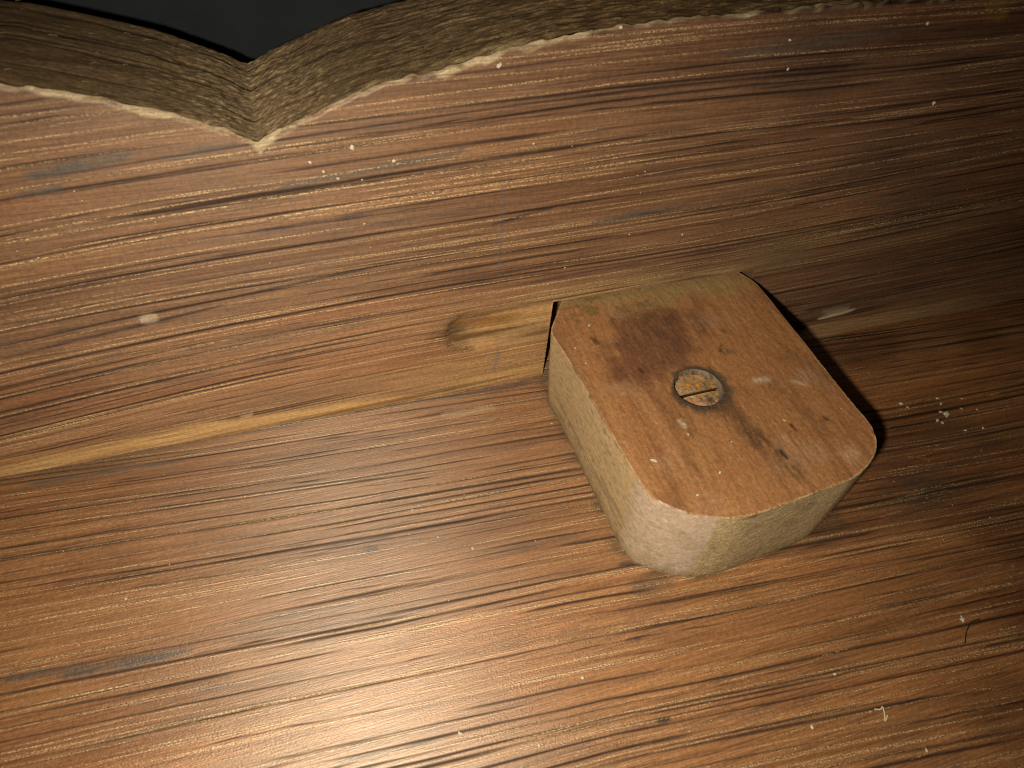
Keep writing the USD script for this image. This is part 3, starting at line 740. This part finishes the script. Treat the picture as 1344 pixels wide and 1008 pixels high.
cs = mc(cs, (np.abs(hv[:, 1] + 0.62) < 0.40) * (hv[:, 2] < -0.02) * 1.0, (0.035, 0.02, 0.012), .9)
M_screw = usdkit.material(stage, '/World/Looks/rusty_steel', {
    'col': ('attribute', {'attribute': 'col'}), 'tc': ('texture_coordinate', {}), 'mp': ('mapping', {'scale': (5200., 5200., 5200.)}),
    'n': ('noise_texture', {'scale': 1.0, 'detail': 4.0, 'roughness': .65}), 'r': ('map_range', {'from_min': .3, 'from_max': .7, 'to_min': .82, 'to_max': 1.18}),
    'c': ('mix_color', {'blend_type': 'multiply', 'fac': 1.0, 'use_clamp': False}), 'b': ('bump', {'strength': 1.0, 'distance': 0.00007}),
    'p': ('principled_bsdf', {'metallic': 0.5, 'roughness': 0.36})},
    [('tc.object', 'mp.vector'), ('mp.vector', 'n.vector'), ('n.fac', 'r.value'), ('col.color', 'c.a'), ('r.result', 'c.b'), ('c.result', 'p.base_color'), ('n.fac', 'b.height'), ('b.normal', 'p.normal')], surface='p.BSDF')
ff = np.arange(len(ht) * 3).reshape(-1, 3)       # flat shading keeps the slot's corners crisp
note(raw_mesh('/World/wooden_block/screw', hw[ht.ravel()], ff, M_screw, None, {'col': np.clip(cs, .004, .9)[ht.ravel()]}), 'worn slotted screw head with orange rust spots, sunk in the block')

# ---------------------------------------------------------------- dust, crumbs and lint
M_dust = usdkit.material(stage, '/World/Looks/pale_dust', {'p': ('principled_bsdf', {'base_color': (0.44, 0.40, 0.34), 'roughness': 0.8})}, [], surface='p.BSDF')
drng = np.random.default_rng(5)
parts = []


def crumb(p, r, n):
    s = trimesh.creation.icosphere(1, 1.0)
    v = s.vertices * (1 + 0.28 * drng.standard_normal((len(s.vertices), 1)))
    v = v * np.array([r * drng.uniform(.8, 1.6), r * drng.uniform(.7, 1.1), r * 0.55])
    a = drng.uniform(0, 6.28)
    v = v @ np.array([[math.cos(a), math.sin(a), 0], [-math.sin(a), math.cos(a), 0], [0, 0, 1]])
    if n == 'y':
        v = v[:, [0, 2, 1]] * np.array([1, -1, 1])
    parts.append(trimesh.Trimesh((v + np.array(p)) * MM, s.faces, process=False))


for (x_, z_), r in zip([(-30.5, 52.2), (-36.0, 50.7), (-34.5, 49.2), (-25.3, 49.7), (-32.8, 48.0), (-29.7, 47.4), (-20.2, 44.1), (62.3, 50.1), (52.9, 62.9), (4.2, 65.0), (31.6, 57.8), (30.2, 61.9), (-6.0, 50.1), (12.3, 32.0), (22.4, 30.4), (1.7, 26.9), (-0.9, 23.9), (-11.6, 61.3)],
                       [.34, .22, .2, .22, .14, .14, .14, .40, .28, .2, .2, .18, .14, .14, .14, .14, .13, .26]):
    crumb((x_, -0.08, z_), r, 'y')
for (x_, y_), r in zip([(74.5, -28.0), (74.2, -28.5), (75.5, -24.2), (80.4, -25.6), (75.3, -25.6), (78.5, -27.8), (81.5, -28.7), (73.7, -27.4), (71.6, -29.0), (72.2, -29.7), (75.4, -32.4), (79.3, -32.8), (67.2, -23.6), (67.9, -24.7), (48.0, -63.2), (23.4, -64.9), (16.1, -70.2), (29.8, -77.2), (-21.9, -31.9), (-12.2, -55.3), (-20.9, -61.8), (-30.5, -57.5), (-1.4, -11.3), (-29.6, -22.6), (-72.5, -26.5), (-26.7, -28.5)],
                       [.5, .4, .25, .25, .25, .2, .2, .25, .28, .28, .22, .25, .32, .2, .34, .26, .24, .2, .2, .2, .2, .22, .15, .15, .2, .16]):
    crumb((x_, y_, 0.06), r, 'z')
for (x_, y_), r in zip([(0.8, -10.6), (1.2, -14.2), (5.0, -6.1), (3.9, -34.5), (4.2, -34.8), (11.4, -29.6), (11.1, -31.5), (16.9, -34.4), (27.0, -32.8), (12.5, -38.9), (7.5, -41.5)], [.16, .14, .2, .3, .2, .16, .15, .14, .18, .2, .18]):
    crumb((x_, y_, H + 0.05), r, 'z')
for _ in range(170):
    if drng.uniform() < 0.45:
        x_ = drng.uniform(-85, 90); z_ = drng.uniform(3, 52)
        if -1.5 < x_ < 42 and z_ < 21 or -21 < x_ < 1 and z_ < 21:
            continue
        crumb((x_, -0.02, z_), drng.uniform(.05, .10), 'y')
    else:
        x_ = drng.uniform(-85, 85); y_ = drng.uniform(-80, -2)
        if -3 < x_ < 41.5 and y_ > -47:
            crumb((x_, y_, H + 0.02), drng.uniform(.04, .08), 'z') if -1 < x_ < 39 and y_ > -42 and math.hypot(x_ - 17, y_ + 23.3) > 4.6 else None
        else:
            crumb((x_, y_, 0.02), drng.uniform(.05, .10), 'z')
dj = trimesh.util.concatenate(parts)
note(usdkit.mesh(stage, '/World/dust_specks', dj, M_dust, smooth=60), 'pale dust specks and crumbs scattered over the board, the tabletop and the block', 'dust', kind='stuff')


def strand(name, pts, r, color, label):
    pts = np.array(pts, float)
    u = np.linspace(0, 1, len(pts)); uu = np.linspace(0, 1, 40)
    p = np.stack([gaussian_filter(np.interp(uu, u, pts[:, k]), 2, mode='nearest') for k in range(3)], 1)
    t = np.gradient(p, axis=0); t /= np.linalg.norm(t, axis=1, keepdims=True)
    a = np.cross(t, [0, 0, 1.0]); a /= np.linalg.norm(a, axis=1, keepdims=True); b = np.cross(t, a)
    k = np.arange(6) * math.pi / 3
    v = p[:, None] + r * (np.cos(k)[None, :, None] * a[:, None] + np.sin(k)[None, :, None] * b[:, None])
    i, j = np.meshgrid(np.arange(39), np.arange(6), indexing='ij')
    q = np.stack([i * 6 + j, i * 6 + (j + 1) % 6, (i + 1) * 6 + (j + 1) % 6, (i + 1) * 6 + j], -1).reshape(-1, 4)
    mt = usdkit.material(stage, '/World/Looks/' + name + '_look', {'p': ('principled_bsdf', {'base_color': color, 'roughness': 0.6})}, [], surface='p.BSDF')
    t_ = trimesh.Trimesh(v.reshape(-1, 3) * MM, tris(q), process=False)
    note(usdkit.mesh(stage, '/World/' + name, t_, mt, smooth=80), label, 'hair' if 'hair' in name else 'lint')


strand('hair', [(50.9, -64.0, .05), (49.0, -64.0, .12), (47.1, -65.1, .1), (45.6, -66.6, .05)], 0.09, (0.02, 0.012, 0.008), 'short dark curved hair lying on the tabletop at lower right')
strand('lint_tuft', [(26.0, -70.6, .1), (26.8, -71.0, .3), (27.3, -70.6, .4), (27.0, -71.6, .3), (26.4, -72.6, .1), (27.4, -71.8, .3)], 0.10, (0.42, 0.38, 0.28), 'tiny pale lint tuft on the tabletop near its lower right corner')

# ---------------------------------------------------------------- backdrop added close behind the board, near black for the unlit distance
M_backdrop = usdkit.material(stage, '/World/Looks/dark_backdrop', {
    'tc': ('texture_coordinate', {}), 'n': ('noise_texture', {'scale': 40.0, 'detail': 4.0, 'roughness': .6}),
    'r': ('rgb_ramp', {'ramp': [(0.35, (0.0085, 0.0112, 0.0165)), (0.65, (0.0145, 0.018, 0.025))]}), 'p': ('principled_bsdf', {'roughness': 0.85, 'specular_ior_level': 0.2})},
    [('tc.object', 'n.vector'), ('n.fac', 'r.fac'), ('r.color', 'p.base_color')], surface='p.BSDF')
wl = trimesh.creation.box([3.0, 0.02, 2.0]); wl.apply_translation([0, 0.044, 0.0])
note(usdkit.mesh(stage, '/World/backdrop', wl, M_backdrop), 'dark blue-grey wall added close behind the notched board', 'backdrop', kind='structure')
